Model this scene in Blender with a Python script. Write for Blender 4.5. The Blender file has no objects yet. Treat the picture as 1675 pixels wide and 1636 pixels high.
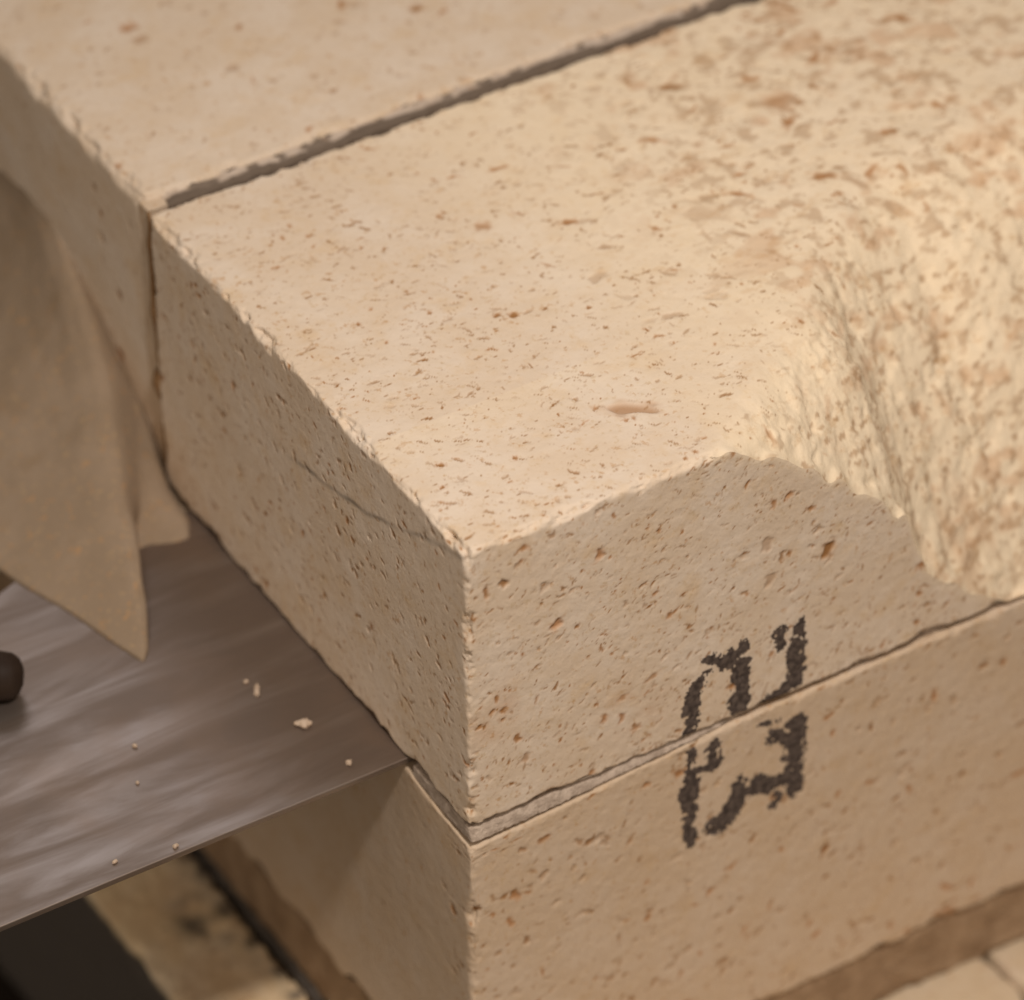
import bpy, bmesh, math, random
import numpy as np
from mathutils import Vector, Matrix

MM = 0.001
scene = bpy.context.scene
col = scene.collection

# ------------------------------------------------------------------ camera
CAM = Vector((-362.93, -616.91, 608.85)) * MM
YAW, PITCH, ROLL = 0.54286, 0.69516, -0.0076
F_PX, W_PX = 9001.2, 1675.0
fw = Vector((math.sin(YAW)*math.cos(PITCH), math.cos(YAW)*math.cos(PITCH), -math.sin(PITCH)))
rt = fw.cross(Vector((0, 0, 1))).normalized()
up = rt.cross(fw)
rt, up = rt*math.cos(ROLL)+up*math.sin(ROLL), up*math.cos(ROLL)-rt*math.sin(ROLL)
cam = bpy.data.cameras.new('camera')
cam_o = bpy.data.objects.new('camera', cam)
col.objects.link(cam_o)
cam_o.matrix_world = Matrix.Translation(CAM) @ Matrix((rt, up, -fw)).transposed().to_4x4()
cam.sensor_fit = 'HORIZONTAL'
cam.sensor_width = 36.0
cam.lens = 36.0*F_PX/W_PX
cam.clip_start, cam.clip_end = 0.01, 50.0
cam.dof.use_dof = True
cam.dof.focus_distance = (Vector((30, 4, -22))*MM - CAM).dot(fw)
cam.dof.aperture_fstop = 11.5
scene.camera = cam_o

# ------------------------------------------------------------------ world and lamps
world = bpy.data.worlds.new('World')
scene.world = world
world.use_nodes = True
bg = world.node_tree.nodes['Background']
bg.inputs[0].default_value = (1.0, 0.85, 0.69, 1)
bg.inputs[1].default_value = 0.345


def area_lamp(name, loc, target, size, power, colour):
    l = bpy.data.lights.new(name, 'AREA')
    l.shape = 'DISK'
    l.size = size*MM
    l.energy = power
    l.color = colour
    o = bpy.data.objects.new(name, l)
    col.objects.link(o)
    o.location = Vector(loc)*MM
    o.rotation_euler = (Vector(target)-Vector(loc)).to_track_quat('-Z', 'Y').to_euler()
    return o


sl = bpy.data.lights.new('work_lamp', 'SPOT')
sl.energy = 13.9
sl.color = (1.0, 0.91, 0.82)
sl.shadow_soft_size = 28*MM
sl.spot_size = math.radians(54)
sl.spot_blend = 1.0
so = bpy.data.objects.new('work_lamp', sl)
col.objects.link(so)
so.location = Vector((-65, -285, 560))*MM
so.rotation_euler = (Vector((45, 5, -20))-Vector((-70, -255, 570))).to_track_quat('-Z', 'Y').to_euler()
area_lamp('fill_lamp', (-240, -300, -20), (0, 20, -60), 160, 0.22, (1.0, 0.78, 0.58))
area_lamp('side_lamp', (420, -620, 420), (40, 0, -40), 400, 0.03, (1.0, 0.84, 0.70))
area_lamp('sheen_lamp', (215, 690, 590), (-60, 40, -64), 260, 0.50, (0.88, 0.90, 1.0))  # unseen cool lamp, added for the bluish glare on the steel sheet

scene.view_settings.view_transform = 'Standard'
scene.view_settings.look = 'None'
scene.view_settings.exposure = 0.0
scene.view_settings.gamma = 1.0

# ------------------------------------------------------------------ numpy noise


def _hash(ix, iy, iz, seed):
    h = (ix.astype(np.uint32)*np.uint32(374761393) + iy.astype(np.uint32)*np.uint32(668265263)
         + iz.astype(np.uint32)*np.uint32(2147483647) + np.uint32((seed*974634777) & 0xffffffff))
    h = (h ^ (h >> np.uint32(13)))*np.uint32(1274126177)
    h = (h ^ (h >> np.uint32(16)))*np.uint32(2246822519)
    h = h ^ (h >> np.uint32(13))
    return h.astype(np.float32)*np.float32(2.0/4294967295.0) - np.float32(1.0)


def noise(p, wl, seed=0):
    q = (p/wl).astype(np.float32)
    f = np.floor(q)
    i = f.astype(np.int64)
    t = q - f
    t = t*t*t*(t*(t*6-15)+10)
    out = np.zeros(len(p), np.float32)
    for dx in (0, 1):
        wx = t[:, 0] if dx else 1-t[:, 0]
        for dy in (0, 1):
            wy = t[:, 1] if dy else 1-t[:, 1]
            for dz in (0, 1):
                wz = t[:, 2] if dz else 1-t[:, 2]
                out += wx*wy*wz*_hash(i[:, 0]+dx, i[:, 1]+dy, i[:, 2]+dz, seed)
    return out


def fbm(p, wl, octaves, seed=0, gain=0.5):
    a, s = 1.0, np.zeros(len(p), np.float32)
    for k in range(octaves):
        s += a*noise(p+17.3*k, wl, seed+k)
        a *= gain
        wl *= 0.5
    return s


def smooth(e0, e1, x):
    t = np.clip((x-e0)/(e1-e0), 0, 1)
    return t*t*(3-2*t)

# ------------------------------------------------------------------ mesh helpers


def link_mesh(name, verts, faces, mat, parent=None, loc=(0, 0, 0), attrs=None, shade=True):
    """verts in mm (world); loc in mm is the object's base"""
    v = (np.asarray(verts, np.float64)-np.asarray(loc, float))*MM
    f = np.asarray(faces, np.int32)
    me = bpy.data.meshes.new(name)
    n = f.shape[1]
    me.vertices.add(len(v))
    me.vertices.foreach_set('co', v.astype(np.float32).ravel())
    me.loops.add(f.size)
    me.loops.foreach_set('vertex_index', f.ravel())
    me.polygons.add(len(f))
    me.polygons.foreach_set('loop_start', np.arange(0, f.size, n, dtype=np.int32))
    me.update(calc_edges=True)
    if shade:
        me.polygons.foreach_set('use_smooth', np.ones(len(f), bool))
    for k, a in (attrs or {}).items():
        at = me.attributes.new(k, 'FLOAT', 'POINT')
        at.data.foreach_set('value', np.asarray(a, np.float32))
    me.validate()
    me.materials.append(mat)
    o = bpy.data.objects.new(name, me)
    col.objects.link(o)
    o.location = Vector(loc)*MM
    if parent:
        o.parent = parent
        o.matrix_parent_inverse = Matrix.Translation(-parent.location)
    return o


def slab(bm, pts, z0, z1):
    lo_ = [bm.verts.new((x*MM, y*MM, z0*MM)) for x, y in pts]
    hi_ = [bm.verts.new((x*MM, y*MM, z1*MM)) for x, y in pts]
    n = len(pts)
    bm.faces.new(hi_)
    bm.faces.new(lo_[::-1])
    for i in range(n):
        bm.faces.new((lo_[i], lo_[(i+1) % n], hi_[(i+1) % n], hi_[i]))


def finish(bm, name, mat, loc, parent=None, bev=0.0, smooth_=False):
    bmesh.ops.recalc_face_normals(bm, faces=bm.faces)
    if bev:
        bmesh.ops.bevel(bm, geom=bm.edges[:], offset=bev*MM, segments=2, affect='EDGES', profile=0.5)
    L = Vector(loc)*MM
    bmesh.ops.translate(bm, verts=bm.verts, vec=-L)
    me = bpy.data.meshes.new(name)
    bm.to_mesh(me)
    bm.free()
    me.materials.append(mat)
    if smooth_:
        me.polygons.foreach_set('use_smooth', np.ones(len(me.polygons), bool))
    o = bpy.data.objects.new(name, me)
    col.objects.link(o)
    o.location = L
    if parent:
        o.parent = parent
        o.matrix_parent_inverse = Matrix.Translation(-parent.location)
    return o


def tag(o, label, cat, group=None, kind=None):
    if label:
        o['label'] = label
    if cat:
        o['category'] = cat
    if group:
        o['group'] = group
    if kind:
        o['kind'] = kind
    return o


def edge_chips(seed, *runs):
    r = random.Random(seed)
    out = []
    for a, b, n, amp, sig in runs:
        for _ in range(n):
            t = r.random()
            p = [a[i]+(b[i]-a[i])*t for i in range(3)]
            out.append((*p, amp*(0.35+r.random()**2), sig*(0.5+r.random())))
    return out


class Brick:
    """A worn, porous block: three seen faces finely gridded, three hidden ones coarse.
    faces: f front (-y), t top (+z), l left (-x); r, b, k hidden (right, bottom, back)."""

    def __init__(self, lo, hi, step, xend=None, seed=1, wear=(0.35, 0.7), rough=0.10,
                 chips=(), yend=None, fracture=None, warp=None):
        self.lo, self.hi = np.array(lo, float), np.array(hi, float)
        self.seed, self.wear, self.rough, self.chips = seed, wear, rough, chips
        self.fracture, self.warp = fracture, warp
        ax = []
        for k, end in enumerate((xend, yend, None)):
            a, b = self.lo[k], self.hi[k]
            st = step[k] if hasattr(step, '__len__') else step
            e = b if end is None else min(end, b)
            s = np.linspace(a, e, max(2, int(round((e-a)/st))+1))
            if k == 0 and self.fracture is not None:
                s = np.concatenate([np.linspace(a, 100, int(100/st)), np.linspace(100, e, int((e-100)/(st*1.5)))[1:]])
            if e < b:
                s = np.concatenate([s, np.linspace(e, b, max(2, int((b-e)/6)+1))[1:]])
            ax.append(s)
        self.ax = ax
        self.rng = np.random.default_rng(seed)
        self.pits = {'f': [], 't': [], 'l': []}

    def scatter(self, face, n, lmin, lmax, aspect, depth=0.5, region=None, dark=(0.2, 0.9),
                rust=0.06, ang=None):
        ua, va = {'f': (0, 2), 't': (0, 1), 'l': (1, 2)}[face]
        R = self.rng
        u0, u1 = self.lo[ua], self.hi[ua]
        v0, v1 = self.lo[va], self.hi[va]
        if region:
            u0, u1, v0, v1 = region
        todo = n
        while todo > 0:
            cu, cv = u0+(u1-u0)*R.random(), v0+(v1-v0)*R.random()
            if 0.5+0.5*math.sin(cu*0.31+1.3*math.sin(cv*0.23))*math.cos(cv*0.37+1.1*math.sin(cu*0.19)) < R.random()*0.8:
                continue
            todo -= 1
            L = lmin*(lmax/lmin)**(R.random()**1.6)
            a = R.random()*math.pi if ang is None else ang[0]+ang[1]*R.normal()
            asp = aspect[0]+(aspect[1]-aspect[0])*R.random()
            wdt = max(L*asp, 0.16)
            self.pits[face].append((cu, cv, L/2, wdt/2, a,
                                    depth*wdt*(0.5+R.random()*0.7), dark[0]+(dark[1]-dark[0])*R.random()**1.5,
                                    1.0 if R.random() < rust else 0.0, R.normal()*0.5))

    def pit(self, face, u, v, L, wdt, a=0.0, depth=0.5, dark=0.8, rust=0.0, bend=0.0):
        self.pits[face].append((u, v, L/2, wdt/2, a, depth, dark, rust, bend))

    def _fields(self, face):
        ua, va = {'f': (0, 2), 't': (0, 1), 'l': (1, 2)}[face]
        us, vs = self.ax[ua], self.ax[va]
        D = np.zeros((len(us), len(vs)), np.float32)
        K = D.copy()
        Rr = D.copy()
        for (u, v, a, b, ang, dep, dark, rust, bend) in self.pits[face]:
            m = max(a, b)*1.25+0.2
            i0, i1 = np.searchsorted(us, [u-m, u+m])
            j0, j1 = np.searchsorted(vs, [v-m, v+m])
            if i1 <= i0 or j1 <= j0:
                continue
            du = us[i0:i1, None]-u
            dv = vs[None, j0:j1]-v
            c, s = math.cos(ang), math.sin(ang)
            x = (du*c+dv*s)/a
            y = (-du*s+dv*c)/b + bend*(x*x-0.4)
            wob = 0.18*np.sin(5*x+7*u)+0.16*np.sin(4*y+9*v+2*x)
            q = np.sqrt(x*x+y*y)*(1+wob)
            g = np.clip(1.15-q, 0, 1)
            g = np.minimum(g*1.9, 1.0)
            g = g*g*(3-2*g)
            D[i0:i1, j0:j1] = np.maximum(D[i0:i1, j0:j1], g*dep)
            K[i0:i1, j0:j1] = np.maximum(K[i0:i1, j0:j1], g*dark)
            if rust:
                q2 = np.clip(1.25-q*0.75, 0, 1)
                Rr[i0:i1, j0:j1] = np.maximum(Rr[i0:i1, j0:j1], q2*rust)
        return D, K, Rr

    def shape(self, P, D=None):
        """base box points -> worn surface"""
        P = P.astype(np.float64)
        sd = self.seed*31
        ctr = (self.lo+self.hi)/2
        half = (self.hi-self.lo)/2
        # worn edge radius: fine crumble plus a few bigger losses
        n1 = fbm(P, 5.0, 4, sd+1, 0.68)
        n2 = noise(P, 9.0, sd+5)
        r = self.wear[0] + self.wear[1]*np.clip(n1*0.8+0.25, 0, 2)**1.5 + self.wear[1]*np.clip(n2-0.25, 0, 1)*1.3
        for (cx, cy, cz, amp, sig) in self.chips:
            d2 = ((P-np.array([cx, cy, cz]))**2).sum(1)
            r = r + amp*np.exp(-d2/(sig*sig))*(1+0.35*n1)
        r = np.clip(r, 0.08, min(half)*0.9)
        q = P-ctr
        inner = np.sign(q)*np.minimum(np.abs(q), half-r[:, None])
        d = q-inner
        L = np.linalg.norm(d, axis=1)
        L[L < 1e-9] = 1
        N = d/L[:, None]
        out = ctr+inner+N*r[:, None]
        de = np.sort(half-np.abs(q), axis=1)[:, 1]        # distance to the nearest edge
        edge = np.exp(-(de/1.3)**2)
        amp = self.rough*(0.6+1.2*edge)
        disp = amp*np.where(P[:, 0] < self.lo[0]+0.01, 0.5, 1.0)*fbm(P, 1.7, 3, sd+11, 0.6) + 0.10*noise(P, 26, sd+17) + 0.35*self.rough*noise(P, 6, sd+19)
        if D is not None:
            disp = disp - 0.45*D*smooth(0.1, 0.9, de+0.25)
        out = out + N*disp[:, None]
        if self.fracture is not None:
            out, fr = self.fracture(P, out)
        else:
            fr = np.zeros(len(P), np.float32)
        if self.warp is not None:
            out = self.warp(P, out)
        return out, N, fr, de

    def build(self, name, mat, extra=None, parent=None, loc=None, post=None):
        lo, hi, ax = self.lo, self.hi, self.ax
        allP, allD, allK, allR, allF, clamp = [], [], [], [], [], []
        off = 0
        for face, ua, va, wa, wv, flip in (('f', 0, 2, 1, lo[1], False), ('t', 0, 1, 2, hi[2], False),
                                           ('l', 1, 2, 0, lo[0], True), ('r', 1, 2, 0, hi[0], False),
                                           ('b', 0, 1, 2, lo[2], True), ('k', 0, 2, 1, hi[1], True)):
            us, vs = ax[ua], ax[va]
            if face in 'rbk':
                us = us[np.unique(np.r_[np.arange(0, len(us), 14), len(us)-1])]
                vs = vs[np.unique(np.r_[np.arange(0, len(vs), 14), len(vs)-1])]
            U, V = np.meshgrid(us, vs, indexing='ij')
            P = np.zeros((U.size, 3))
            P[:, ua] = U.ravel()
            P[:, va] = V.ravel()
            P[:, wa] = wv
            if face in self.pits:
                D, K, Rr = self._fields(face)
            else:
                D = K = Rr = np.zeros(U.shape, np.float32)
            nu, nv = len(us), len(vs)
            I = off+np.arange(nu*nv).reshape(nu, nv)
            a, b, c, d = I[:-1, :-1], I[1:, :-1], I[1:, 1:], I[:-1, 1:]
            F = np.stack([a, b, c, d] if not flip else [a, d, c, b], -1).reshape(-1, 4)
            allP.append(P); allD.append(D.ravel()); allK.append(K.ravel()); allR.append(Rr.ravel()); allF.append(F)
            off += nu*nv
        P = np.concatenate(allP); D = np.concatenate(allD); K = np.concatenate(allK)
        R = np.concatenate(allR); F = np.concatenate(allF)
        key = np.round(P*1000).astype(np.int64)
        _, first, inv = np.unique(key, axis=0, return_index=True, return_inverse=True)
        inv = inv.ravel()
        P, D, K, R = P[first], D[first], K[first], R[first]
        F = inv[F]
        if self.fracture is not None:
            k = self.calm(P)
            D, K, R = D*k, K*k, R*(0.4+0.6*k)
        out, N, fr, de = self.shape(P, D)
        attrs = {'pit': K, 'rust': R, 'soot_shade': np.zeros(len(P), np.float32), 'broken': fr}
        if extra:
            extra(P, out, attrs)
        # drop the faces that the fracture has swallowed
        if self.fracture is not None:
            sw = self.swallowed(P)
            F = F[~sw[F].all(1)]
            used = np.zeros(len(P), bool); used[F.ravel()] = True
            remap = np.cumsum(used)-1
            F = remap[F]
            P, out = P[used], out[used]
            attrs = {k: a[used] for k, a in attrs.items()}
        self.P, self.out, self.F = P, out, F
        if loc is None:
            loc = ((lo[0]+hi[0])/2, (lo[1]+hi[1])/2, lo[2])
        self.obj = link_mesh(name, out, F, mat, parent, loc, attrs)
        return self.obj

# ------------------------------------------------------------------ materials


def mat_new(name):
    m = bpy.data.materials.new(name)
    m.use_nodes = True
    nt = m.node_tree
    return m, nt, nt.nodes['Principled BSDF']


def N(nt, typ, **kw):
    n = nt.nodes.new(typ)
    for k, v in kw.items():
        if k.startswith('in_'):
            key = k[3:]
            n.inputs[int(key) if key.isdigit() else key].default_value = v
        else:
            setattr(n, k, v)
    return n


def noise_tex(nt, wl_mm, detail=3.0, rough=0.55, coord=None, scale3=None, dist=0.0):
    t = N(nt, 'ShaderNodeTexNoise')
    t.inputs['Scale'].default_value = 1.0/(wl_mm*MM)
    t.inputs['Detail'].default_value = detail
    t.inputs['Roughness'].default_value = rough
    t.inputs['Distortion'].default_value = dist
    c = coord
    if scale3:
        mp = N(nt, 'ShaderNodeMapping')
        mp.inputs['Scale'].default_value = scale3
        nt.links.new(c, mp.inputs['Vector'])
        c = mp.outputs['Vector']
    nt.links.new(c, t.inputs['Vector'])
    return t.outputs['Fac']


def ramp(nt, fac, a, b):
    m = N(nt, 'ShaderNodeMapRange', interpolation_type='SMOOTHSTEP')
    m.inputs['From Min'].default_value = a
    m.inputs['From Max'].default_value = b
    nt.links.new(fac, m.inputs['Value'])
    return m.outputs['Result']


def mix(nt, fac, a, b):
    m = N(nt, 'ShaderNodeMix', data_type='RGBA')
    if isinstance(fac, (int, float)):
        m.inputs['Factor'].default_value = fac
    else:
        nt.links.new(fac, m.inputs['Factor'])
    for k, v in (('A', a), ('B', b)):
        s = [i for i in m.inputs if i.name == k and i.type == 'RGBA'][0]
        if isinstance(v, tuple):
            s.default_value = (*v, 1)
        else:
            nt.links.new(v, s)
    return [o for o in m.outputs if o.type == 'RGBA'][0]


def mul(nt, a, b):
    m = N(nt, 'ShaderNodeMath', operation='MULTIPLY')
    for i, v in enumerate((a, b)):
        if isinstance(v, (int, float)):
            m.inputs[i].default_value = v
        else:
            nt.links.new(v, m.inputs[i])
    return m.outputs[0]


def bump(nt, bsdf, height, dist_mm, strength=1.0, prev=None):
    b = N(nt, 'ShaderNodeBump')
    b.inputs['Distance'].default_value = dist_mm*MM
    b.inputs['Strength'].default_value = strength
    nt.links.new(height, b.inputs['Height'])
    if prev:
        nt.links.new(prev, b.inputs['Normal'])
    nt.links.new(b.outputs['Normal'], bsdf.inputs['Normal'])
    return b.outputs['Normal']


def brick_material(name, base=(0.665, 0.535, 0.41), warm=(0.63, 0.455, 0.28), pale=(0.70, 0.585, 0.475),
                   pitc=(0.30, 0.145, 0.05), soot_shade_c=(0.085, 0.075, 0.07), sootn=0.0):
    m, nt, b = mat_new(name)
    tc = N(nt, 'ShaderNodeTexCoord').outputs['Object']

    def attr(n):
        return N(nt, 'ShaderNodeAttribute', attribute_name=n).outputs['Fac']
    c = mix(nt, ramp(nt, noise_tex(nt, 14, 3, 0.6, tc), 0.38, 0.66), base, pale)
    c = mix(nt, mul(nt, ramp(nt, noise_tex(nt, 8, 4, 0.65, tc), 0.50, 0.74), 0.55), c, warm)
    c = mix(nt, mul(nt, ramp(nt, noise_tex(nt, 1.1, 2, 0.5, tc), 0.58, 0.74), 0.35), c, (0.50, 0.34, 0.17))
    c = mix(nt, mul(nt, ramp(nt, noise_tex(nt, 1.9, 3, 0.6, tc), 0.60, 0.72), 0.5), c, (0.46, 0.25, 0.10))
    # broken stone is yellower, with ochre clouds
    br = attr('broken')
    c = mix(nt, mul(nt, br, 0.95), c, (0.86, 0.71, 0.51))
    oc = ramp(nt, noise_tex(nt, 5, 4, 0.7, tc, (0.8, 1.3, 1.3)), 0.54, 0.70)
    c = mix(nt, mul(nt, mul(nt, oc, br), 0.45), c, (0.50, 0.27, 0.09))
    c = mix(nt, mul(nt, attr('rust'), 0.75), c, (0.42, 0.17, 0.045))
    c = mix(nt, attr('pit'), c, pitc)
    s = attr('soot_shade')
    c = mix(nt, s, c, soot_shade_c)
    if sootn:
        f = ramp(nt, noise_tex(nt, 13, 5, 0.7, tc), 0.53, 0.63)
        c = mix(nt, mul(nt, f, sootn), c, soot_shade_c)
    nt.links.new(c, b.inputs['Base Color'])
    b.inputs['Roughness'].default_value = 0.95
    b.inputs['Specular IOR Level'].default_value = 0.12
    n1 = bump(nt, b, noise_tex(nt, 0.8, 5, 0.75, tc), 0.13, 0.75)
    bump(nt, b, noise_tex(nt, 3.2, 3, 0.6, tc, (1, 1, 1)), 0.15, 0.5, n1)
    return m


M_brick = brick_material('porous_firebrick')
M_block = brick_material('plain_firebrick', base=(0.58, 0.445, 0.32), warm=(0.55, 0.39, 0.24), pale=(0.60, 0.475, 0.36))
M_raw = brick_material('raw_broken_firebrick', base=(0.27, 0.20, 0.138), warm=(0.24, 0.165, 0.10), pale=(0.30, 0.225, 0.16))
M_sooty = brick_material('sooty_firebrick', base=(0.84, 0.66, 0.43), warm=(0.80, 0.60, 0.34), pale=(0.84, 0.69, 0.50), sootn=0.0)
M_floorbrick = brick_material('base_firebrick', base=(0.60, 0.475, 0.335), warm=(0.55, 0.41, 0.26), pale=(0.62, 0.50, 0.375))


def grainy(name, ca, cb, wl, rough=0.95, bm=0.4):
    m, nt, b = mat_new(name)
    tc = N(nt, 'ShaderNodeTexCoord').outputs['Object']
    c = mix(nt, ramp(nt, noise_tex(nt, wl, 4, 0.6, tc), 0.35, 0.65), ca, cb)
    nt.links.new(c, b.inputs['Base Color'])
    b.inputs['Roughness'].default_value = rough
    b.inputs['Specular IOR Level'].default_value = 0.15
    bump(nt, b, noise_tex(nt, wl*0.35, 3, 0.6, tc), bm, 0.8)
    return m


M_mortar = grainy('pale_mortar', (0.54, 0.44, 0.36), (0.38, 0.30, 0.24), 2.2, bm=0.5)
M_grey_mortar = grainy('grey_mortar', (0.46, 0.37, 0.295), (0.27, 0.20, 0.15), 3.0, bm=0.5)
M_groove = brick_material('crumbling_grey_mortar', base=(0.50, 0.405, 0.33), warm=(0.42, 0.32, 0.24), pale=(0.56, 0.46, 0.38), soot_shade_c=(0.12, 0.088, 0.065))  # its darkest tone is the painted shade of the groove
M_buff_mortar = grainy('buff_mortar', (0.50, 0.345, 0.20), (0.40, 0.26, 0.13), 5.0, bm=0.3)
M_seam = grainy('brown_seam_mortar', (0.21, 0.115, 0.05), (0.27, 0.16, 0.08), 6.0, bm=0.3)
M_bed = grainy('brown_mortar_bed', (0.36, 0.25, 0.16), (0.27, 0.18, 0.11), 6.0, bm=0.6)
M_ink = grainy('black_stamp_ink', (0.05, 0.038, 0.034), (0.13, 0.10, 0.085), 1.2, 0.8, 0.1)
M_dark = grainy('dark_iron', (0.022, 0.013, 0.009), (0.03, 0.019, 0.013), 8.0, 0.6, 0.1)
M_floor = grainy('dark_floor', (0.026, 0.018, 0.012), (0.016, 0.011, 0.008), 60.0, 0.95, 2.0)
M_crumb = grainy('brick_crumbs', (0.52, 0.41, 0.32), (0.42, 0.31, 0.22), 1.0, 0.95, 0.1)

m, nt, b = mat_new('brushed_steel')
tc = N(nt, 'ShaderNodeTexCoord').outputs['Object']
streak = noise_tex(nt, 9.0, 6, 0.6, tc, (0.16, 1.0, 1.0), 0.6)
cloud = noise_tex(nt, 24.0, 4, 0.6, tc)
c = mix(nt, ramp(nt, streak, 0.40, 0.66), (0.225, 0.175, 0.145), (0.32, 0.27, 0.24))
c = mix(nt, mul(nt, ramp(nt, cloud, 0.42, 0.68), 0.6), c, (0.27, 0.20, 0.155))
nt.links.new(c, b.inputs['Base Color'])
b.inputs['Metallic'].default_value = 0.85
mr = N(nt, 'ShaderNodeMapRange')
mr.inputs['From Min'].default_value = 0.35
mr.inputs['From Max'].default_value = 0.7
mr.inputs['To Min'].default_value = 0.54
mr.inputs['To Max'].default_value = 0.36
nt.links.new(streak, mr.inputs['Value'])
nt.links.new(mr.outputs['Result'], b.inputs['Roughness'])
bump(nt, b, streak, 0.05, 0.2)
M_steel = m

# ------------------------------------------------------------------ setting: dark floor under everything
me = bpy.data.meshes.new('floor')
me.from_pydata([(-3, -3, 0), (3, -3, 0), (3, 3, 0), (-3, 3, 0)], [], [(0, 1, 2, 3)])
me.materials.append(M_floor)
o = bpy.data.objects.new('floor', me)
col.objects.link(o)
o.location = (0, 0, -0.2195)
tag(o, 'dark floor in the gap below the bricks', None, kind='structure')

# ------------------------------------------------------------------ front upper brick, stamped and broken
CX = np.array([-10, 48, 57, 66.4, 73, 78.5, 85.4, 91, 94.1, 98.6, 104.4, 110, 121, 240])
CZ = np.array([9, 1.0, -2.6, -8.2, -14.4, -19.6, -26.2, -32.4, -39.5, -48.8, -54.4, -59.3, -66.5, -80])


def frac_base(x, y, q):
    c = np.interp(x+1.5*noise(q, 3.0, 77)*smooth(5, 0, y), CX, CZ)
    c2 = np.minimum(np.interp(x, [40, 56, 72, 100, 140, 180], [9, -0.4, -1.8, -4.5, -8, -11]), 9)
    yy = np.clip(y, 0, None)
    t2 = np.clip(1-yy/(34+np.clip(x-50, 0, 90)*0.55), 0, 1)
    drop = np.clip(c2-c, 0, None)
    L = 7+0.85*drop+2.5*noise(q, 13, 88)
    t1 = np.clip(1-yy/L, 0, 1)
    return c2*t2**1.4 - drop*t1**1.9 + np.where(t2 <= 0, 8.0, 0) + 1.0*(1-t2)


def frac_z(P):
    """height of the broken surface over (x, y)"""
    x, y = P[:, 0], P[:, 1]
    q = np.stack([x, y, 0*x], 1)
    return frac_base(x, y, q) + 0.7*fbm(q, 11.0, 3, 901, 0.45)*smooth(46, 62, x)


def front_fracture(P, out):
    zf = frac_z(P)
    x, y = P[:, 0], P[:, 1]
    q = np.stack([x, y, 0*x], 1)
    h = 1.0
    g0 = frac_base(x, y+2, q)
    gx = np.clip((frac_base(x+h, y+2, q+np.array([h, 0, 0]))-g0)/h, -3, 3)
    gy = np.clip((frac_base(x, y+2+h, q+np.array([0, h, 0]))-g0)/h, -3, 3)
    n = np.stack([-gx, -gy, np.ones(len(x))], 1)
    n /= np.linalg.norm(n, axis=1)[:, None]
    top = P[:, 2] > -0.01
    hit = smooth(-1.0, 4.0, out[:, 2]-zf)*top
    fr = 0.8*(smooth(-3.0, 3.0, out[:, 2]-zf)).astype(np.float32)
    out = out.copy()
    cl = (y < 0.01) & (x > 46) & (out[:, 2] > zf-0.3)
    out[cl, 1] = 0.0
    out[:, 2] = np.maximum(np.minimum(out[:, 2], zf), -64.2)
    # crumbly grain: lumps and little hollows, square to the broken surface
    lump = 0.26*fbm(out, 3.4, 4, 951, 0.62) - 0.75*np.clip(fbm(out+40, 4.5, 3, 961)-0.22, 0, 1)
    coarse = np.maximum(hit, 0.45*smooth(60, 110, x)*top)
    out = out + (coarse*lump*smooth(0.3, 2.0, y))[:, None]*n
    # coarser, weathered tops beside the break
    fr = np.maximum(fr, 0.6*smooth(40, 95, x+0.15*y).astype(np.float32)*(P[:, 2] > -0.5))
    return out, fr


FB = Brick((0, 0, -64), (230, 113.2, 0), (0.31, 0.34, 0.31), xend=180, seed=3, wear=(0.32, 1.1), rough=0.075,
           chips=[(0, 0, 0, 1.2, 2.5), (0, 40, 0, 1.6, 3.5), (0, 101, 0, 1.4, 4), (0, 70, 0, 0.8, 5), (0, 20, 0, 0.7, 3),
                  (0, 18, -64, 1.2, 2.5), (0, 45, -64, 0.9, 3), (24, 0, -64, 1.0, 1.6), (10, 0, -64, 0.6, 2),
                  (100, 0, -64, 0.8, 2), (84, 0, -64, 0.7, 1.5), (36, 0, 0, 1.2, 3), (0, 8, -64, 0.9, 1.5),
                  (45, 0, 0, 1.0, 3), (60, 113.2, 0, 1.0, 2), (88, 113.2, 0, 1.2, 2)] + edge_chips(
               5, ((0, 0, 0), (0, 113, 0), 34, 1.5, 1.9), ((0, 0, 0), (50, 0, 0), 16, 1.3, 1.7), ((0, 0, -64), (0, 113, -64), 16, 1.1, 1.6),
               ((0, 0, -64), (120, 0, -64), 20, 0.8, 1.4), ((0, 0, 0), (0, 0, -64), 9, 0.8, 2.0), ((0, 113.2, 0), (170, 113.2, 0), 16, 1.0, 2.2)),
           fracture=front_fracture)
FB.calm = lambda P: np.where(P[:, 2] > -0.01, 1-0.97*smooth(1.5, 9, -frac_z(P)), 1.0)
FB.swallowed = lambda P: (P[:, 2] > frac_z(P)+0.001) & (P[:, 1] < 0.01) & (P[:, 0] > 40)
FB.scatter('f', 1500, 0.5, 2.2, (0.16, 0.36), 0.6, (0, 123, -64, 0), dark=(0.3, 1.0), ang=(0.35, 0.7))
FB.scatter('f', 520, 0.4, 1.0, (0.4, 0.9), 0.5, (0, 123, -64, 0), dark=(0.35, 1.0), rust=0.3)
FB.scatter('f', 70, 1.3, 2.6, (0.4, 0.8), 0.45, (0, 123, -64, 0), dark=(0.3, 0.8), rust=0.4)
FB.scatter('t', 3600, 0.5, 2.8, (0.13, 0.30), 0.6, (0, 180, 0, 114), dark=(0.25, 0.95), ang=(-0.45, 0.45))
FB.scatter('t', 1100, 0.5, 1.3, (0.4, 0.9), 0.5, (0, 180, 0, 114), dark=(0.25, 0.95), rust=0.12)
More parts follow.
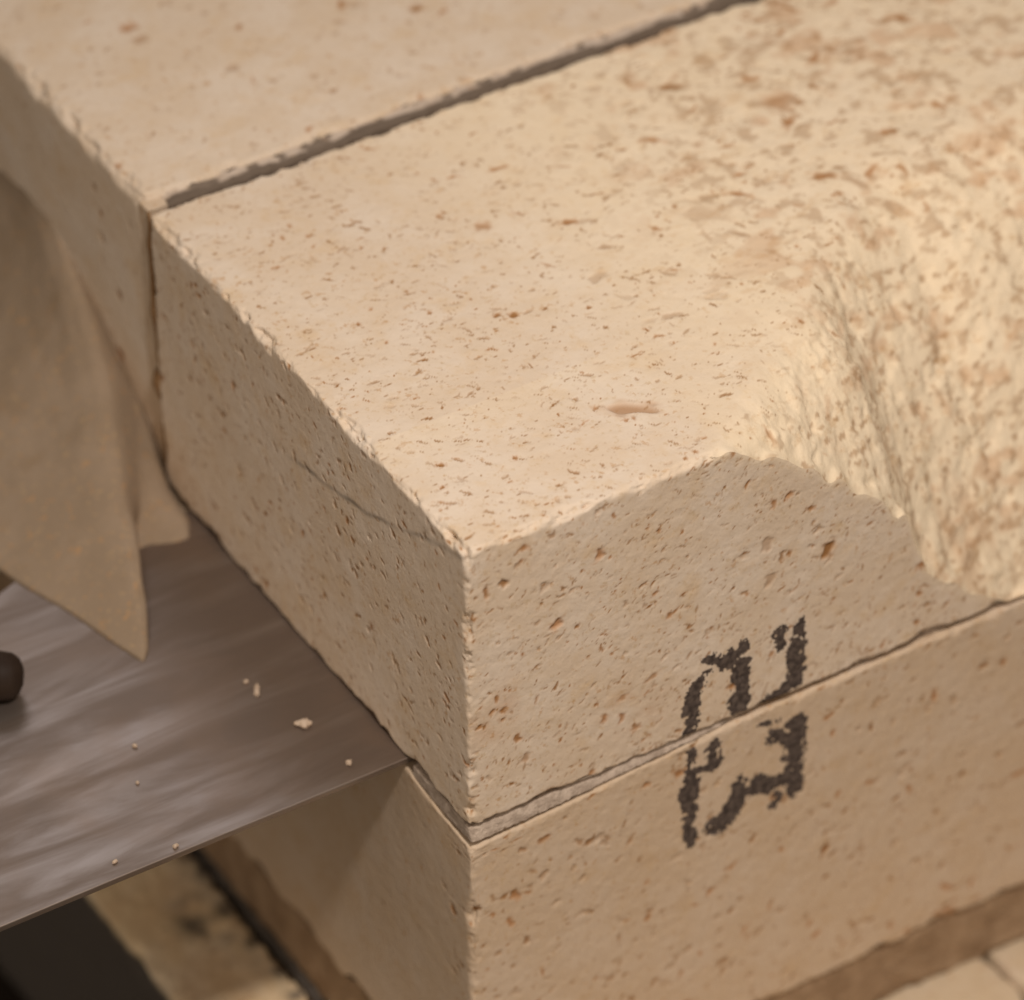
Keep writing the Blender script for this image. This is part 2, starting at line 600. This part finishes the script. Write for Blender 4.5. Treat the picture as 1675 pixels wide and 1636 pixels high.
FB.scatter('t', 260, 2.0, 5.0, (0.2, 0.5), 0.3, (60, 180, 0, 114), dark=(0.2, 0.6), rust=0.2, ang=(-0.3, 0.6))
FB.scatter('l', 1100, 0.5, 2.2, (0.25, 0.6), 0.5, dark=(0.25, 0.95), rust=0.12)
for a in ((75.7, -33.0, 4.0, 2.6, 1.2, 1.0, 0.95, 0.5), (62.3, -25.6, 3.6, 2.2, 1.5, 0.5, 0.40, 0.1), (65.5, -30.2, 2.8, 1.0, 1.5, 0.7, 0.7, 0.2),
          (63.3, -34.3, 3.4, 2.4, 1.2, 0.5, 0.4, 0.1), (3.9, -10.6, 2.8, 0.9, 1.7, 0.7, 0.7, 0.7), (7.6, -10.2, 2.2, 1.5, -0.6, 0.8, 0.9, 0.0),
          (4.9, -38.7, 1.5, 0.8, 0.8, 0.6, 0.8, 1.0), (2.3, -41.1, 1.5, 0.9, 0.3, 0.6, 0.8, 1.0), (5.8, -36.0, 1.8, 0.7, 1.6, 0.5, 0.6, 1.0),
          (7.0, -41.5, 1.2, 0.7, 0.2, 0.5, 0.7, 0.8), (11.7, -52.9, 2.3, 1.4, 1.3, 0.4, 0.5, 0.3), (34.9, -56.6, 1.8, 1.2, 0.2, 0.4, 0.5, 0.8),
          (96.4, -59.8, 1.4, 1.0, -0.6, 0.5, 0.8, 1.0), (55.3, -32.8, 1.2, 0.6, 0.5, 0.5, 1.0, 0.0), (38.2, -46, 3.0, 1.0, 0.4, 0.3, 0.5, 0.5),
          (32, -48, 2.0, 1.2, 0.2, 0.3, 0.4, 0.7), (14, -40, 2.0, 0.6, 1.3, 0.4, 0.6, 0.4)):
    FB.pit('f', a[0], a[1], a[2], a[3], a[4], a[5], a[6], a[7])
for a in ((44.9, 18.7, 9.0, 3.0, -0.52, 1.2, 0.5, 0.55, 0.1), (104, 97, 6.0, 2.4, -0.5, 0.8, 0.8, 0.1, 0), (104.5, 92, 3.5, 1.5, -0.6, 0.5, 0.6, 0.0, 0),
          (118.5, 82.1, 6.0, 5.5, 0.3, 0.5, 0.25, 0.75, 0), (121.5, 80, 2.0, 2.0, 0, 0.5, 0.6, 0.6, 0), (41.5, 52.4, 1.6, 1.5, 0.3, 0.5, 0.9, 1.0, 0),
          (39.0, 54.0, 1.6, 1.0, 0.3, 0.5, 0.8, 0.8, 0), (8.6, 22.9, 1.6, 0.9, -0.5, 0.5, 1.0, 1.0, 0), (12, 22.5, 2.4, 0.6, -0.9, 0.4, 0.7, 0.2, 0),
          (50.5, 78, 3.0, 2.2, -0.5, 0.4, 0.35, 0.7, 0), (114.5, 18.8, 3.5, 2.2, -0.8, 0.5, 0.6, 0.9, 0), (87, 60, 9, 5, -0.5, 0.3, 0.22, 0.15, 0),
          (108, 3.5, 9, 4, -0.9, 0.6, 0.4, 1.0, 0), (113, 8, 8, 4, -0.6, 0.6, 0.35, 0.9, 0), (121, 47, 7, 2.5, -0.6, 0.5, 0.5, 0.3, 0.5),
          (117, 54, 6, 2, -0.9, 0.5, 0.4, 0.2, 0), (94, 9, 5, 2.4, -0.2, 0.6, 0.5, 0.6, 0.6), (99, 2.5, 6, 2, -0.4, 0.6, 0.5, 0.5, 0.3),
          (88, 6, 3, 1.6, 0.4, 0.5, 0.6, 0.2, 0), (120, 30, 5, 1.2, -1.2, 0.5, 0.5, 0.7, 0), (116, 27, 6, 2.2, -0.6, 0.5, 0.5, 0.5, 0)):
    FB.pit('t', a[0], a[1], a[2], a[3], a[4], a[5], a[6], a[7], a[8])
for a in ((67.7, -23.3, 2.4, 0.7, 0.9), (60.5, -20.5, 2.6, 0.8, 1.4), (64.5, -22, 1.2, 0.7, 1.2), (56, -20, 2.4, 0.6, 0.5), (49.5, -18, 1.4, 0.6, 0.5),
          (100.6, -30, 1.4, 1.2, 0), (97, -28.5, 1.2, 1.0, 0), (25, -13.5, 2.2, 1.2, 0.9), (88, -30, 1.6, 1.4, 0), (45, -27, 2.4, 1.2, 1.0)):
    FB.pit('l', a[0], a[1], a[2], a[3], a[4], 0.5, 0.9)


def fb_extra(P, out, at):
    # ochre and rusty smears, lying one way, on the coarse right half and the break
    q = out*np.array([0.8, 1.0, 1.3])
    m = smooth(66, 112, P[:, 0]+0.08*P[:, 1])*(P[:, 2] > -0.01)
    f1 = fbm(q, 2.6, 3, 411, 0.6)
    f2 = fbm(q, 6.0, 3, 421, 0.6)
    at['pit'] = np.maximum(at['pit'], m*np.clip(smooth(0.35, 0.85, f1), 0, 1)*0.42)
    deep = smooth(1.5, 9, -frac_z(P))*(P[:, 2] > -0.01)
    f3 = fbm(out*np.array([0.75, 0.9, 1.5]), 1.5, 2, 431, 0.5)
    at['pit'] = np.maximum(at['pit'], deep*smooth(0.42, 0.8, f3)*0.55)
    at['rust'] = np.maximum(at['rust'], m*np.clip(smooth(0.40, 1.0, f2), 0, 1)*0.5)
    # faint grey pencil-like scratch across the left side
    left = P[:, 0] < 0.01
    zs = np.interp(P[:, 1], [0, 8.7, 34.3, 67.7, 75], [-1.5, -4.1, -15.4, -23.3, -24.5])
    n = noise(P, 5, 51)
    s = np.exp(-((P[:, 2]-zs-0.5*n)/0.55)**2)*smooth(75, 50, P[:, 1])*(0.45+0.4*n)
    at['soot_shade'] = np.where(left, np.clip(s, 0, 0.7), at['soot_shade'])
    # ochre clouding near the front lower corner and round the stamp
    f = (P[:, 1] < 0.01)
    d = np.exp(-(((P[:, 0]-5)/5)**2+((P[:, 2]+39)/6)**2))*0.45 + np.exp(-(((P[:, 0]-35)/6)**2+((P[:, 2]+51)/7)**2))*0.35
    at['rust'] = np.maximum(at['rust'], np.where(f, d*np.clip(0.5+fbm(P, 3, 3, 61), 0, 1), 0))


front_brick = FB.build('firebrick', M_brick, extra=fb_extra)
tag(front_brick, 'cream porous firebrick with a broken front edge, upper half of the stamp on it', 'brick', 'cream firebricks')

# ---- black stamp, printed across both bricks
STAMP = [[(49.21, -51.54, 1.0), (47.15, -53.53, 1.22), (46.7, -57.76, 1.22), (46.93, -64.4, 1.0)], [(49.51, -46.68, 0.67), (52.44, -49.08, 1.22), (54.7, -50.28, 1.22)], [(49.3, -50.2, 0.5), (53, -49.6, 1.0)], [(55.45, -48.57, 1.22), (57.41, -47.71, 1.22), (58.19, -46.9, 0.6)], [(57.4, -52.2, 1.5), (57.28, -58.3, 1.5), (57.01, -64.8, 1.4)], [(65.5, -48.51, 1.33), (65.98, -51.24, 1.0)], [(69.97, -48.3, 1.1), (69.38, -53.55, 1.4), (69.37, -61.29, 1.4)], [(69.35, -60.68, 1.33), (66.73, -62.75, 1.22), (64.34, -63.42, 1.22)], [(64.34, -63.42, 1.0), (60.39, -64.9, 0.6)], [(51.55, -69.37, 1.25), (51.76, -73.1, 1.5)], [(47.02, -68.4, 0.89), (47.2, -70.9, 0.67)], [(47.26, -74.26, 1.25), (46.66, -78.08, 1.4), (47.19, -85.24, 1.1), (47.43, -91.23, 0.89)], [(61.55, -68.72, 0.5), (66.27, -69.76, 0.44)], [(64.89, -73.04, 1.0), (68.46, -74.9, 1.5)], [(70.14, -72.66, 1.6), (69.71, -80.08, 1.5), (70.12, -88.76, 1.3)], [(51.96, -89.14, 1.6), (54.0, -89.68, 1.6), (57.28, -85.88, 1.6), (57.84, -81.24, 1.2)], [(61.68, -83.56, 1.5), (66.35, -85.68, 1.7)], [(66.41, -87.72, 1.2), (65.67, -90.31, 0.8)]]


def ink_field(x, z):
    d = np.full(len(x), -9.0)
    for s in STAMP:
        for (x0, z0, w0), (x1, z1, w1) in zip(s[:-1], s[1:]):
            ux, uz = x1-x0, z1-z0
            L2 = ux*ux+uz*uz
            t = np.clip(((x-x0)*ux+(z-z0)*uz)/L2, 0, 1)
            d = np.maximum(d, 1.62*(w0+(w1-w0)*t)-np.hypot(x-x0-t*ux, z-z0-t*uz))
    p = np.stack([x, 0*x, z], 1)
    return d + 0.42*fbm(p, 1.4, 3, 5, 0.75) - 2.2*np.clip(noise(p, 1.1, 15)-0.22, 0, 1) - 0.9*np.clip(noise(p, 0.5, 19), 0, 1)*np.clip(noise(p, 6, 29)+0.3, 0, 1) - 0.6*np.clip(noise(p, 5, 25), 0, 1)


def ink_stamp(B, parent, zlo, zhi):
    fc = B.P[B.F]
    ctr = fc.mean(1)
    sel = (np.abs(fc[:, :, 1]-B.lo[1]) < 0.01).all(1) & (ctr[:, 0] > 40) & (ctr[:, 0] < 76) & (ctr[:, 2] > zlo) & (ctr[:, 2] < zhi)
    F = B.F[sel]
    c = ctr[sel]
    F = F[ink_field(c[:, 0], c[:, 2]) > 0.0]
    ids, inv = np.unique(F.ravel(), return_inverse=True)
    v = B.out[ids].copy()
    v[:, 1] -= 0.05
    o = link_mesh('ink_stamp', v, inv.reshape(F.shape), M_ink, parent, (58, B.lo[1], (zlo+zhi)/2))
    return o


ink_stamp(FB, front_brick, -64, -40)

# ------------------------------------------------------------------ upper brick behind
BB = Brick((1.0, 117.9, -141.6), (230, 231.4, 0.2), (0.45, 0.5, 0.6), xend=150, seed=7, wear=(0.35, 1.0), rough=0.10, yend=205,
           chips=[(1.0, 138, 0, 3.4, 6), (1.0, 120, 0, 1.2, 6), (1.0, 127, 0, 2.2, 3), (1.0, 160, 0, 1.0, 6),
                  (70, 117.9, 0, 1.0, 8), (100, 117.9, 0, 1.2, 6), (40, 117.9, 0, 0.9, 6)] + edge_chips(
               6, ((1, 118, 0), (1, 200, 0), 18, 2.0, 2.6), ((1, 117.9, 0), (150, 117.9, 0), 24, 1.6, 2.6)))
BB.scatter('t', 420, 0.8, 2.4, (0.25, 0.6), 0.4, (0, 150, 117, 205), dark=(0.15, 0.7))
BB.scatter('t', 50, 1.5, 3.5, (0.3, 0.8), 0.3, (0, 150, 117, 205), dark=(0.15, 0.5), rust=0.3)
BB.scatter('l', 110, 0.8, 2.2, (0.4, 0.9), 0.4, dark=(0.25, 0.8))
for a in ((75.6, 144.5, 2.6, 2.0, 0, 0.5, 0.7, 0.7), (48.3, 129.2, 2.0, 1.2, 0, 0.4, 0.6, 0.2), (25.4, 163.6, 3.5, 2.2, 0.2, 0.3, 0.4, 0.2)):
    BB.pit('t', *a)
BB.pit('l', 130, -30, 2.2, 2.0, 0.3, 0.6, 0.9, 0.0)
BB.pit('l', 131, -45, 2.6, 2.2, 0.3, 0.5, 0.5, 0.8)
back_brick = BB.build('firebrick', M_brick)
tag(back_brick, 'second cream firebrick, behind the dark joint at the upper left', 'brick', 'cream firebricks')


def wavy_x(amp, wl, seed):
    def w(P, out):
        out = out.copy()
        z = np.stack([0*P[:, 2], 0*P[:, 2], P[:, 2]], 1)
        out[:, 1] += np.where(P[:, 1] < 115.2, amp*noise(z, wl, seed), 0)*smooth(20, 2, P[:, 0])
        return out
    return w


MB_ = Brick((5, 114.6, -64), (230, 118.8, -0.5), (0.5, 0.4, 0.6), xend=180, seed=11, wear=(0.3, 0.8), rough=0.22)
M2 = Brick((0.95, 114.9, -80), (9, 119.5, -0.9), (0.4, 0.4, 0.4), seed=13, wear=(0.1, 0.2), rough=0.10, warp=wavy_x(1.3, 13, 4),
           chips=[(0.95, 114.9, -6, 0.9, 2), (0.95, 114.9, -41, 2.0, 2.6), (0.95, 114.9, -27, 0.8, 2)])
m2 = M2.build('mortar_strip', M_block, parent=back_brick, loc=(2, 116, -64))
bm = bmesh.new()
rs = random.Random(12)
rings = []
for i in range(90):
    z = -0.8-i*0.72
    q = np.array([[0.0, 0.0, z]])
    wy = float(fbm(q, 22, 3, 640)[0])
    rad = 0.75+0.35*float(fbm(q+9, 7, 2, 644)[0])+1.5*math.exp(-((z+41)/2.6)**2)+0.7*math.exp(-((z+24)/2.5)**2)+0.5*math.exp(-((z+8)/2.0)**2)
    rad = max(rad, 0.3)
    cy = 114.0+1.3*wy+(0.9 if abs(z+41) < 3 else 0)
    rings.append([bm.verts.new(Vector((0.75+0.55*rad*math.cos(a*math.pi/6), cy+rad*math.sin(a*math.pi/6), z))*MM) for a in range(12)])
for r0, r1 in zip(rings[:-1], rings[1:]):
    for a in range(12):
        bm.faces.new((r0[a], r1[a], r1[(a+1) % 12], r0[(a+1) % 12]))
bm.faces.new(rings[0])
bm.faces.new(rings[-1][::-1])
finish(bm, 'mortar_strip', M_seam, (1, 114, -64), parent=back_brick, smooth_=True)


def groove_shade(P, out, at):  # groove shade painted on the mortar's front strip, plus random dark specks
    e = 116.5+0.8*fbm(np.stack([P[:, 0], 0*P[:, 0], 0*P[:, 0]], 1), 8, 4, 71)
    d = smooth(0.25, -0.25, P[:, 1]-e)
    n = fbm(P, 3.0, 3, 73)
    at['soot_shade'] = np.clip(np.maximum(d*0.9, smooth(0.25, 0.6, n)*0.8), 0, 0.95)


mo = MB_.build('mortar_strip', M_groove, extra=groove_shade, parent=back_brick, loc=(115, 116, -64))

# ------------------------------------------------------------------ thick lower block
ZB = -141.8


def lower_warp(P, out):
    out = out.copy()
    x, y, z = P[:, 0], P[:, 1], P[:, 2]
    # worn, lowered top edge near the front corner and a crumbled lower edge
    k = smooth(60, 0, x)*smooth(40, 2, y)
    out[:, 2] -= smooth(-75, -66, z)*k*3.45
    # ragged lower edge
    e = smooth(ZB+5, ZB, z)
    out[:, 2] += e*np.clip(fbm(np.stack([x, y, 0*x], 1), 9, 4, 333), -0.2, 1.2)*1.5
    return out


LB = Brick((0, 0, ZB), (230, 114, -65.9), (0.34, 0.5, 0.36), xend=122, seed=17, wear=(0.30, 0.8), rough=0.09,
           chips=[(0, 0, -66, 0.8, 3), (0, 0, -100, 0.8, 6), (0, 0, -86, 0.9, 3), (95, 0, ZB, 1.5, 4), (0, 70, ZB, 1.5, 5)] + edge_chips(
               8, ((0, 0, -66), (120, 0, -66), 18, 0.7, 1.5), ((0, 0, -66), (0, 0, ZB), 12, 0.9, 2.2), ((0, 0, ZB), (125, 0, ZB), 16, 1.6, 2.5),
               ((0, 0, ZB), (0, 110, ZB), 14, 1.6, 2.5)), warp=lower_warp)
LB.scatter('f', 800, 0.6, 2.6, (0.25, 0.6), 0.5, (0, 122, ZB, -66), dark=(0.25, 0.9), ang=(0.3, 0.8))
LB.scatter('f', 150, 1.3, 3.2, (0.3, 0.7), 0.4, (0, 122, ZB, -66), dark=(0.15, 0.6), rust=0.25)
LB.scatter('l', 60, 0.8, 1.8, (0.4, 0.9), 0.3, (0, 118, ZB, -66), dark=(0.1, 0.4))
LB.scatter('l', 40, 0.8, 2.2, (0.4, 0.9), 0.4, (0, 10, ZB, -66), dark=(0.2, 0.7))
for a in ((77.8, -108.2, 3.6, 1.7, 1.2, 0.9, 0.95, 0.2), (0.9, -85.3, 2.4, 1.8, 0.3, 0.9, 0.95, 0.0), (15.5, -74.4, 2.8, 1.4, 0.2, 0.5, 0.7, 0.7),
          (56.6, -113.5, 1.8, 1.2, 0.5, 0.6, 0.8, 0.0), (9, -84.6, 1.5, 1.2, 0.3, 0.6, 0.9, 0.0), (23, -79, 2.4, 1.2, -0.8, 0.5, 0.6, 0.2),
          (11, -75, 2.2, 1.2, -0.5, 0.5, 0.7, 0), (86, -112, 2.2, 1.2, -0.2, 0.4, 0.6, 0.1), (29, -81, 2.0, 1.0, -1.2, 0.4, 0.6, 0),
          (34, -84, 3.0, 0.9, 1.0, 0.4, 0.6, 0.3), (74, -124, 1.4, 1.2, 0.3, 0.4, 0.7, 0)):
    LB.pit('f', *a)
low = LB.build('firebrick', M_block)
tag(low, 'thick lower firebrick block bearing the bottom half of the black stamp', 'brick', 'cream firebricks')
ink_stamp(LB, low, -96, -67.5)


def strip_warp(P, out):
    out = out.copy()
    x = P[:, 0]
    bot = P[:, 2] < -65.5
    g = smooth(58, 0, x)*2.6*smooth(60, 10, P[:, 1])
    # a rounded bead: the front face leans out towards its foot
    t = np.clip((-64.2-P[:, 2])/1.5, 0, 1)
    out[:, 2] -= t*g
    out[:, 1] += np.where(P[:, 1] < 2, 0.9*(1-t)**1.5 - 0.35*t*smooth(70, 20, x) + 1.3*smooth(48, 66, x), 0)
    return out


JS = Brick((0.25, 0.35, -65.65), (226, 20.5, -64.5), (0.5, 0.6, 0.2), xend=122, seed=23, wear=(0.12, 0.22), rough=0.10, warp=strip_warp)
js = JS.build('mortar_strip', M_mortar, parent=low, loc=(115, 10, -66))

# ------------------------------------------------------------------ steel sheet
bm = bmesh.new()


slab(bm, [(-190, 21.2), (-60, 21.9), (60, 21.9), (60, 104), (-35, 104), (-43, 101), (-52, 98.5), (-190, 92)], -65.6, -64.3)
plate = finish(bm, 'steel_sheet', M_steel, (-60, 60, -65), bev=0.2)
tag(plate, 'flat scratched steel sheet slid into the joint under the upper brick', 'metal sheet')

# ------------------------------------------------------------------ broken wedge piece standing on the sheet


def hull(points, amp=0.6, seed=1, wl=9, smooth=3):
    bm = bmesh.new()
    for p in points:
        bm.verts.new(p)
    r = bmesh.ops.convex_hull(bm, input=bm.verts)
    bmesh.ops.delete(bm, geom=[g for g in r['geom_interior'] if isinstance(g, bmesh.types.BMVert)], context='VERTS')
    bmesh.ops.triangulate(bm, faces=bm.faces)
    for _ in range(6):
        es = [e for e in bm.edges if e.calc_length() > 3.0]
        if not es:
            break
        bmesh.ops.subdivide_edges(bm, edges=es, cuts=1, use_grid_fill=True)
        bmesh.ops.triangulate(bm, faces=bm.faces)
    for _ in range(smooth):
        bmesh.ops.smooth_vert(bm, verts=bm.verts, factor=0.5, use_axis_x=True, use_axis_y=True, use_axis_z=True)
    bm.normal_update()
    P = np.array([v.co for v in bm.verts])
    d = amp*fbm(P, wl, 4, seed)
    for v, k in zip(bm.verts, d):
        v.co = v.co+v.normal*float(k)
    for v in bm.verts:
        v.co *= MM
    return bm


bot = np.array([(-48, 135), (-41, 115), (-37.5, 101), (-33.6, 90), (-30.5, 77), (-28.4, 69.5), (-25.6, 72.5), (-21.5, 85), (-18.0, 94.5),
                (-15.5, 98.5), (-11.5, 99.0), (-7.5, 97.0), (-4.0, 96.5), (-1.4, 101), (-0.2, 109)], float)
topl = np.array([(205, -42), (196, -38), (188, -34), (179, -31), (170, -29), (160, -30), (152, -33), (144, -38), (137, -43),
                 (133, -46), (129, -49), (125, -52), (122, -55), (119.5, -58), (118.5, -61)], float)
ns, nv = 150, 70
u = np.linspace(0, 1, ns)
kk = np.linspace(0, 1, len(bot))
bx, by = np.interp(u, kk, bot[:, 0]), np.interp(u, kk, bot[:, 1])
ty, tz = np.interp(u, kk, topl[:, 0]), np.interp(u, kk, topl[:, 1])
ker = np.array([1, 2, 3, 4, 3, 2, 1])/16.0
for arr in (bx, by, ty, tz):
    arr[3:-3] = np.convolve(arr, ker, 'valid')
V = np.linspace(0, 1, nv)[:, None]
def broad(a, n=45):
    p = np.concatenate([np.full(n, a[0]), a, np.full(n, a[-1])])
    return np.convolve(p, np.hanning(2*n+1)/np.hanning(2*n+1).sum(), 'valid')


kv = smooth(0.02, 0.42, V)
bx2 = bx[None]*(1-kv)+broad(bx)[None]*kv
by2 = by[None]*(1-kv)+broad(by)[None]*kv
X = 1.1+(bx2-1.1)*(1-V)**1.45
Y = by2*(1-V)+ty[None]*V
Z = -64.35*(1-V)+tz[None]*V
G = np.stack([X, Y, Z], -1).reshape(-1, 3)
fade = np.repeat(np.minimum(1, (1-V[:, 0])*4), ns)*np.repeat(smooth(0, 0.08, V[:, 0]), ns)
dn = 1.2*fbm(G, 16, 4, 71, 0.5)*fade
G[:, 0] -= 0.75*dn
G[:, 1] -= 0.5*dn
I = np.arange(nv*ns).reshape(nv, ns)
F = np.stack([I[:-1, :-1], I[1:, :-1], I[1:, 1:], I[:-1, 1:]], -1).reshape(-1, 4)
# closed underneath, where it sits on the sheet
c0 = len(G)
G = np.concatenate([G, np.stack([np.full(ns, 1.2), np.maximum(by, 118.5), np.full(ns, -64.35)], 1)])
J = c0+np.arange(ns)
F = np.concatenate([F, np.stack([I[0, :-1], I[0, 1:], J[1:], J[:-1]], -1)])
zz = np.zeros(len(G), np.float32)
wedge = link_mesh('mortar_lump', G, F, M_raw, None, (-20, 110, -64.3), {'pit': zz, 'rust': zz, 'soot_shade': zz, 'broken': zz})
tag(wedge, 'blurred brown lump of set mortar on the left wall, its point touching the steel sheet', 'mortar lump')

# ------------------------------------------------------------------ dark rod end at the left


def rod(p0, p1, r, name, mat):
    bm = bmesh.new()
    a, b_ = Vector(p0), Vector(p1)
    ax = (b_-a).normalized()
    u = ax.orthogonal().normalized()
    v = ax.cross(u)
    rings = []
    prof = [(0.0, 0.35), (0.15, 0.7), (0.45, 0.93), (0.9, 1.0)]
    L = (b_-a).length
    st = [(t*r, k*r) for t, k in prof]+[(L*0.3, r), (L*0.6, r*1.02), (L, r)]
    for t, k in st:
        c_ = a+ax*t
        rings.append([bm.verts.new(c_+(u*math.cos(i*math.pi/10)+v*math.sin(i*math.pi/10))*k) for i in range(20)])
    for r0, r1 in zip(rings[:-1], rings[1:]):
        for i in range(20):
            bm.faces.new((r0[i], r0[(i+1) % 20], r1[(i+1) % 20], r1[i]))
    bm.faces.new(rings[0][::-1])
    bm.faces.new(rings[-1])
    bmesh.ops.scale(bm, vec=(MM, MM, MM), verts=bm.verts)
    return finish(bm, name, mat, tuple((a+b_)/2-Vector((0, 0, r))), smooth_=True)


o = rod((-51.0, 73.5, -59.6), (-146, 131, -57), 4.6, 'iron_rod', M_dark)
tag(o, 'rounded dark end of an iron rod lying on the steel sheet at the left', 'rod')

# ------------------------------------------------------------------ crumbs on the sheet
rc = random.Random(4)
CR = [(-14.4, 51.9, 2.6, 0.8, 1.04, 'long upright pale brick crumb on the steel sheet'),
      (-11.6, 39.3, 2.6, 1.5, -0.54, 'largest pale brick crumb on the steel sheet, lying flat'),
      (-14.9, 55.1, 0.7, 0.6, 0.0, 'small round crumb right behind the long upright crumb'),
      (-9.9, 26.1, 1.0, 0.9, 0.3, 'square crumb near the front edge of the steel sheet by the block'),
      (-40.6, 50.5, 0.6, 0.8, 0.5, 'tiny speck in the middle of the steel sheet, the farther of two in line'), (-44.8, 41.6, 0.45, 0.5, 0.2, 'tiny speck in the middle of the steel sheet, the nearer of two in line'), (-58, 25.6, 0.8, 0.5, 0.3, 'small speck by the sheet edge where the dark gap starts'), (-47, 23.4, 0.9, 0.6, 0.2, 'small speck on the very edge of the sheet over the sooty brick')]
for (x, y, a, bb, ang, lab) in CR:
    bm = bmesh.new()
    bmesh.ops.create_icosphere(bm, subdivisions=2, radius=1.0)
    h = 0.45*min(a, bb)+0.2
    for v in bm.verts:
        k = 1+0.22*math.sin(5*v.co.x+x)+0.18*math.sin(6*v.co.y+y)
        px, py = v.co.x*a*k*0.66, v.co.y*bb*k*0.66
        v.co = Vector((x+px*math.cos(ang)-py*math.sin(ang), y+px*math.sin(ang)+py*math.cos(ang), -64.32+h*(0.8+v.co.z)*0.9))*MM
    o = finish(bm, 'brick_crumb', M_crumb, (x, y, -64.3))
    tag(o, lab, 'crumb', 'pale brick crumbs on the steel sheet')

# ------------------------------------------------------------------ bed and base course
BD = Brick((0.8, 1.0, -157.6), (228, 229, ZB+0.1), (1.2, 1.2, 0.9), xend=122, yend=118, seed=29, wear=(0.6, 0.8), rough=0.5)
bed = BD.build('mortar_bed', M_bed)
tag(bed, 'brown mortar bed squeezed under the thick lower block', 'mortar')


def soot_shade(P, out, at):
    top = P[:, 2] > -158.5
    at['soot_shade'] = np.where(P[:, 0] < -24.5, 0.97, at['soot_shade'])  # left face painted near black, for the unlit gap beside it
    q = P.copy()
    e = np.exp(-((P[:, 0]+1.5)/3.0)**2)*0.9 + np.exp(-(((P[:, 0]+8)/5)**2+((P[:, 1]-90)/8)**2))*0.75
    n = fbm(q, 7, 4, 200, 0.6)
    at['soot_shade'] = np.where(top, np.clip(e*1.6*(0.45+n), 0, 0.85), at['soot_shade'])
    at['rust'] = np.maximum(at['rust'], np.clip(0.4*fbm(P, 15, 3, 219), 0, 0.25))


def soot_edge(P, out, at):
    at['soot_shade'] = np.clip(1.2*smooth(5.5, 1.5, P[:, 0]+1.5*fbm(P, 6, 3, 300)), 0, 0.93)


base_specs = [((-24.6, -60, -219), (-1.2, 175, -158), M_sooty, 'narrow sooty base brick left of the lower block, beside the dark gap', soot_shade),
              ((0.0, -120, -219), (118.2, 114, -158), M_floorbrick, 'pale base brick beneath the front of the lower block, left of the floor joint', soot_edge),
              ((119.6, -120, -219), (236, 114, -158), M_floorbrick, 'pale base brick at the bottom right corner, right of the floor joint', None)]
for i, (lo_, hi_, mt, lab, ex) in enumerate(base_specs):
    B = Brick(lo_, hi_, (0.7, 0.9, 2.0) if i == 0 else (1.3, 1.3, 2.5), seed=41+i, wear=(0.8, 3.2), rough=0.3)
    B.scatter('t', 60 if i == 0 else 200, 0.8, 3.0, (0.3, 0.7), 0.3, dark=(0.2, 0.6))
    o = B.build('base_brick', mt, extra=ex)
    tag(o, lab, 'brick', 'bricks of the base course')
